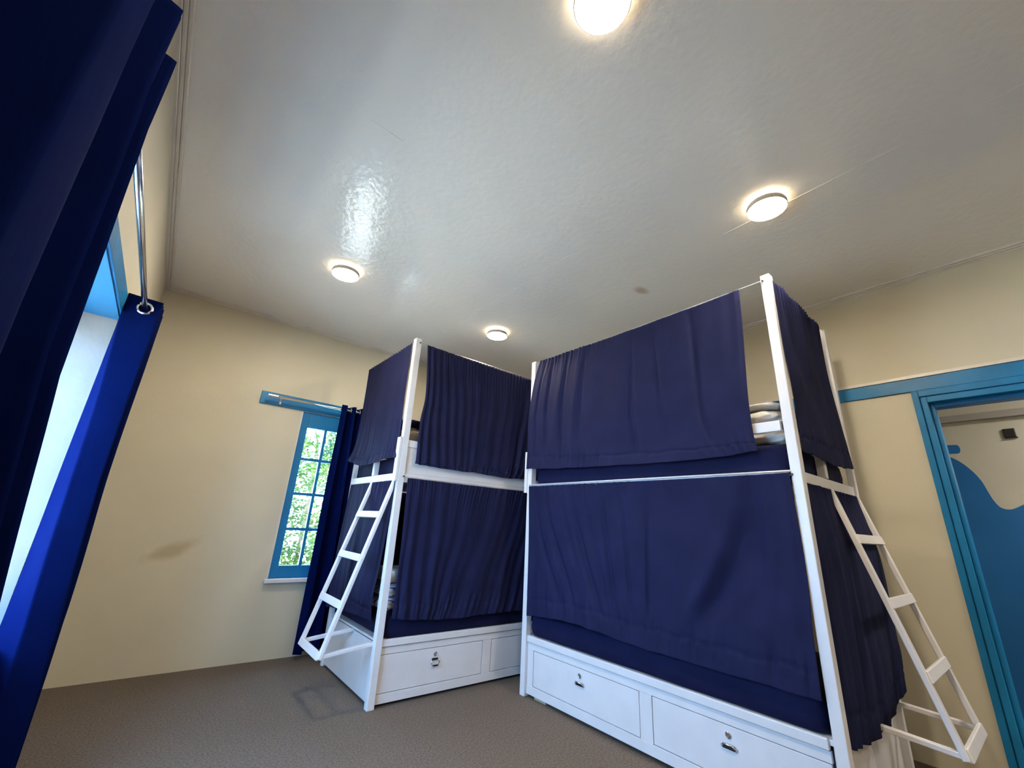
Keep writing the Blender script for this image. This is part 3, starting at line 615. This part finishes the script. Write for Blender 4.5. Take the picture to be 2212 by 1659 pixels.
# back window curtain
yb = YB-.10
btop = [(1.245, yb-.045), (1.30, yb-.05), (1.318, yb+.04), (1.345, yb+.045), (1.37, yb-.045), (1.39, yb-.05), (1.415, yb+.045), (1.44, yb+.04), (1.462, yb-.05), (1.50, yb-.04)]
bbot = [(1.215, yb-.04), (1.275, yb-.07), (1.31, yb+.03), (1.35, yb+.04), (1.385, yb-.06), (1.42, yb-.06), (1.45, yb+.04), (1.49, yb+.03), (1.52, yb-.06), (1.58, yb-.04)]
cb = loft_curtain('window_curtain', [(2.285, btop), (2.1, btop), (1.5, mx_(btop, bbot, .5)), (.05, bbot)],
    'narrow royal blue eyelet curtain bunched beside the small window', None, seed=9)
for xc in (1.309, 1.357, 1.403, 1.45): obj('eyelet', MB().torus((xc-.004, yb, 2.243), .024, .006, 'x'), m_chrome, cb, smooth=True)
# ================================================================== CEILING LAMPS
lamps = [(.818, .63, 'biggest and nearest round ceiling lamp, cut by the top edge'), (2.32, .66, 'round ceiling lamp above the near bunk, towards the right'),
         (.726, 3.11, 'round ceiling lamp beside the shiny window reflection'), (2.26, 3.15, 'smallest round ceiling lamp, above the corner where the bunks meet')]
l0 = thing('ceiling_lamp', lamps[0][2], 'lamp', (lamps[0][0], lamps[0][1], ZC), 'round white ceiling lamps')
lx, ly = lamps[0][:2]
tag(obj('base_ring', MB().lathe((lx, ly, ZC), [(.076, -.001), (.080, -.004), (.080, -.012), (.076, -.015)], 48), mat('glowing_gap_ring', (.9, .88, .8), .4, emit=(1, .80, .52), estr=42), l0), 'thin glowing ring between lamp body and ceiling')
obj('body', MB().lathe((lx, ly, ZC), [(.086, -.014), (.099, -.018), (.103, -.026), (.103, -.048), (.1015, -.051), (.099, -.051), (.099, -.047)], 48), m_lampb, l0, smooth=False)
obj('diffuser', MB().lathe((lx, ly, ZC), [(.0985, -.042), (.0985, -.0490), (.06, -.0525), (.01, -.0535)], 48), m_lampd, l0)
for i, (x, y, lb) in enumerate(lamps):
    if i == 0: continue
    c = l0.copy(); COL.objects.link(c); c.location = (x, y, ZC); c['label'] = lb
    for ch in list(l0.children):
        d = ch.copy(); COL.objects.link(d); d.parent = c
# ================================================================== GARDEN
tag(struct('ground', MB().box(-14, 16, -10, 20, -.6, -.5), m_grass), 'pale gravel ground outside')
def tree(x, y, h, rad, m, label, seed, nleaf):
    rr = random.Random(seed)
    root = thing('tree', label, 'tree', (x, y, -.5), 'garden trees outside')
    mb = MB().tube([(x, y, -.5), (x+.05, y, h*.4), (x-.03, y+.05, h*.8)], .028, 8)
    for k in range(7):
        a = rr.random()*6.28; z = h*rr.uniform(.15, .7)
        mb.tube([(x, y, z), (x+math.cos(a)*rad*.5, y+math.sin(a)*rad*.5, z+.5), (x+math.cos(a)*rad*.85, y+math.sin(a)*rad*.85, z+.8)], .018, 5)
    obj('trunk', mb, m_bark, root)
    cl = []
    for k in range(26):
        a = rr.random()*6.28; q = math.sqrt(rr.random())*rad; cl.append((x+math.cos(a)*q, y+math.sin(a)*q, rr.uniform(.35, h), rr.uniform(.25, .5)))
    vs = []; fs = []
    for k in range(nleaf):
        c = cl[rr.randrange(len(cl))]
        d = Vector((rr.gauss(0, 1), rr.gauss(0, 1), rr.gauss(0, 1))).normalized()*c[3]*rr.uniform(.3, 1.15)
        p = Vector(c[:3])+d; a = Vector((rr.gauss(0, 1), rr.gauss(0, 1), rr.gauss(0, .6))).normalized(); b = a.cross(Vector((rr.gauss(0, 1), rr.gauss(0, 1), rr.gauss(0, 1)))).normalized()
        L_, W_ = rr.uniform(.03, .065), rr.uniform(.011, .026); i = len(vs)
        n_ = a.cross(b)*.006
        vs += [tuple(p-a*L_), tuple(p+b*W_+n_), tuple(p+a*L_), tuple(p-b*W_+n_)]; fs += [(i, i+1, i+2), (i, i+2, i+3)]
    o = obj('foliage', MB().add(vs, fs), m, root, fix=False); o['kind'] = 'stuff'
tree(2.05, 8.3, 4.2, 1.0, m_leafa, 'leafy light green tree seen through the left column of panes', 1, 11000)
tree(4.3, 11.0, 4.2, 1.35, m_leafb, 'blue-green tree seen through the right column of panes', 2, 8000)
tree(1.4, 12.5, 5, 1.3, m_leafb, 'blue-green tree standing far left behind the small window', 3, 6000)
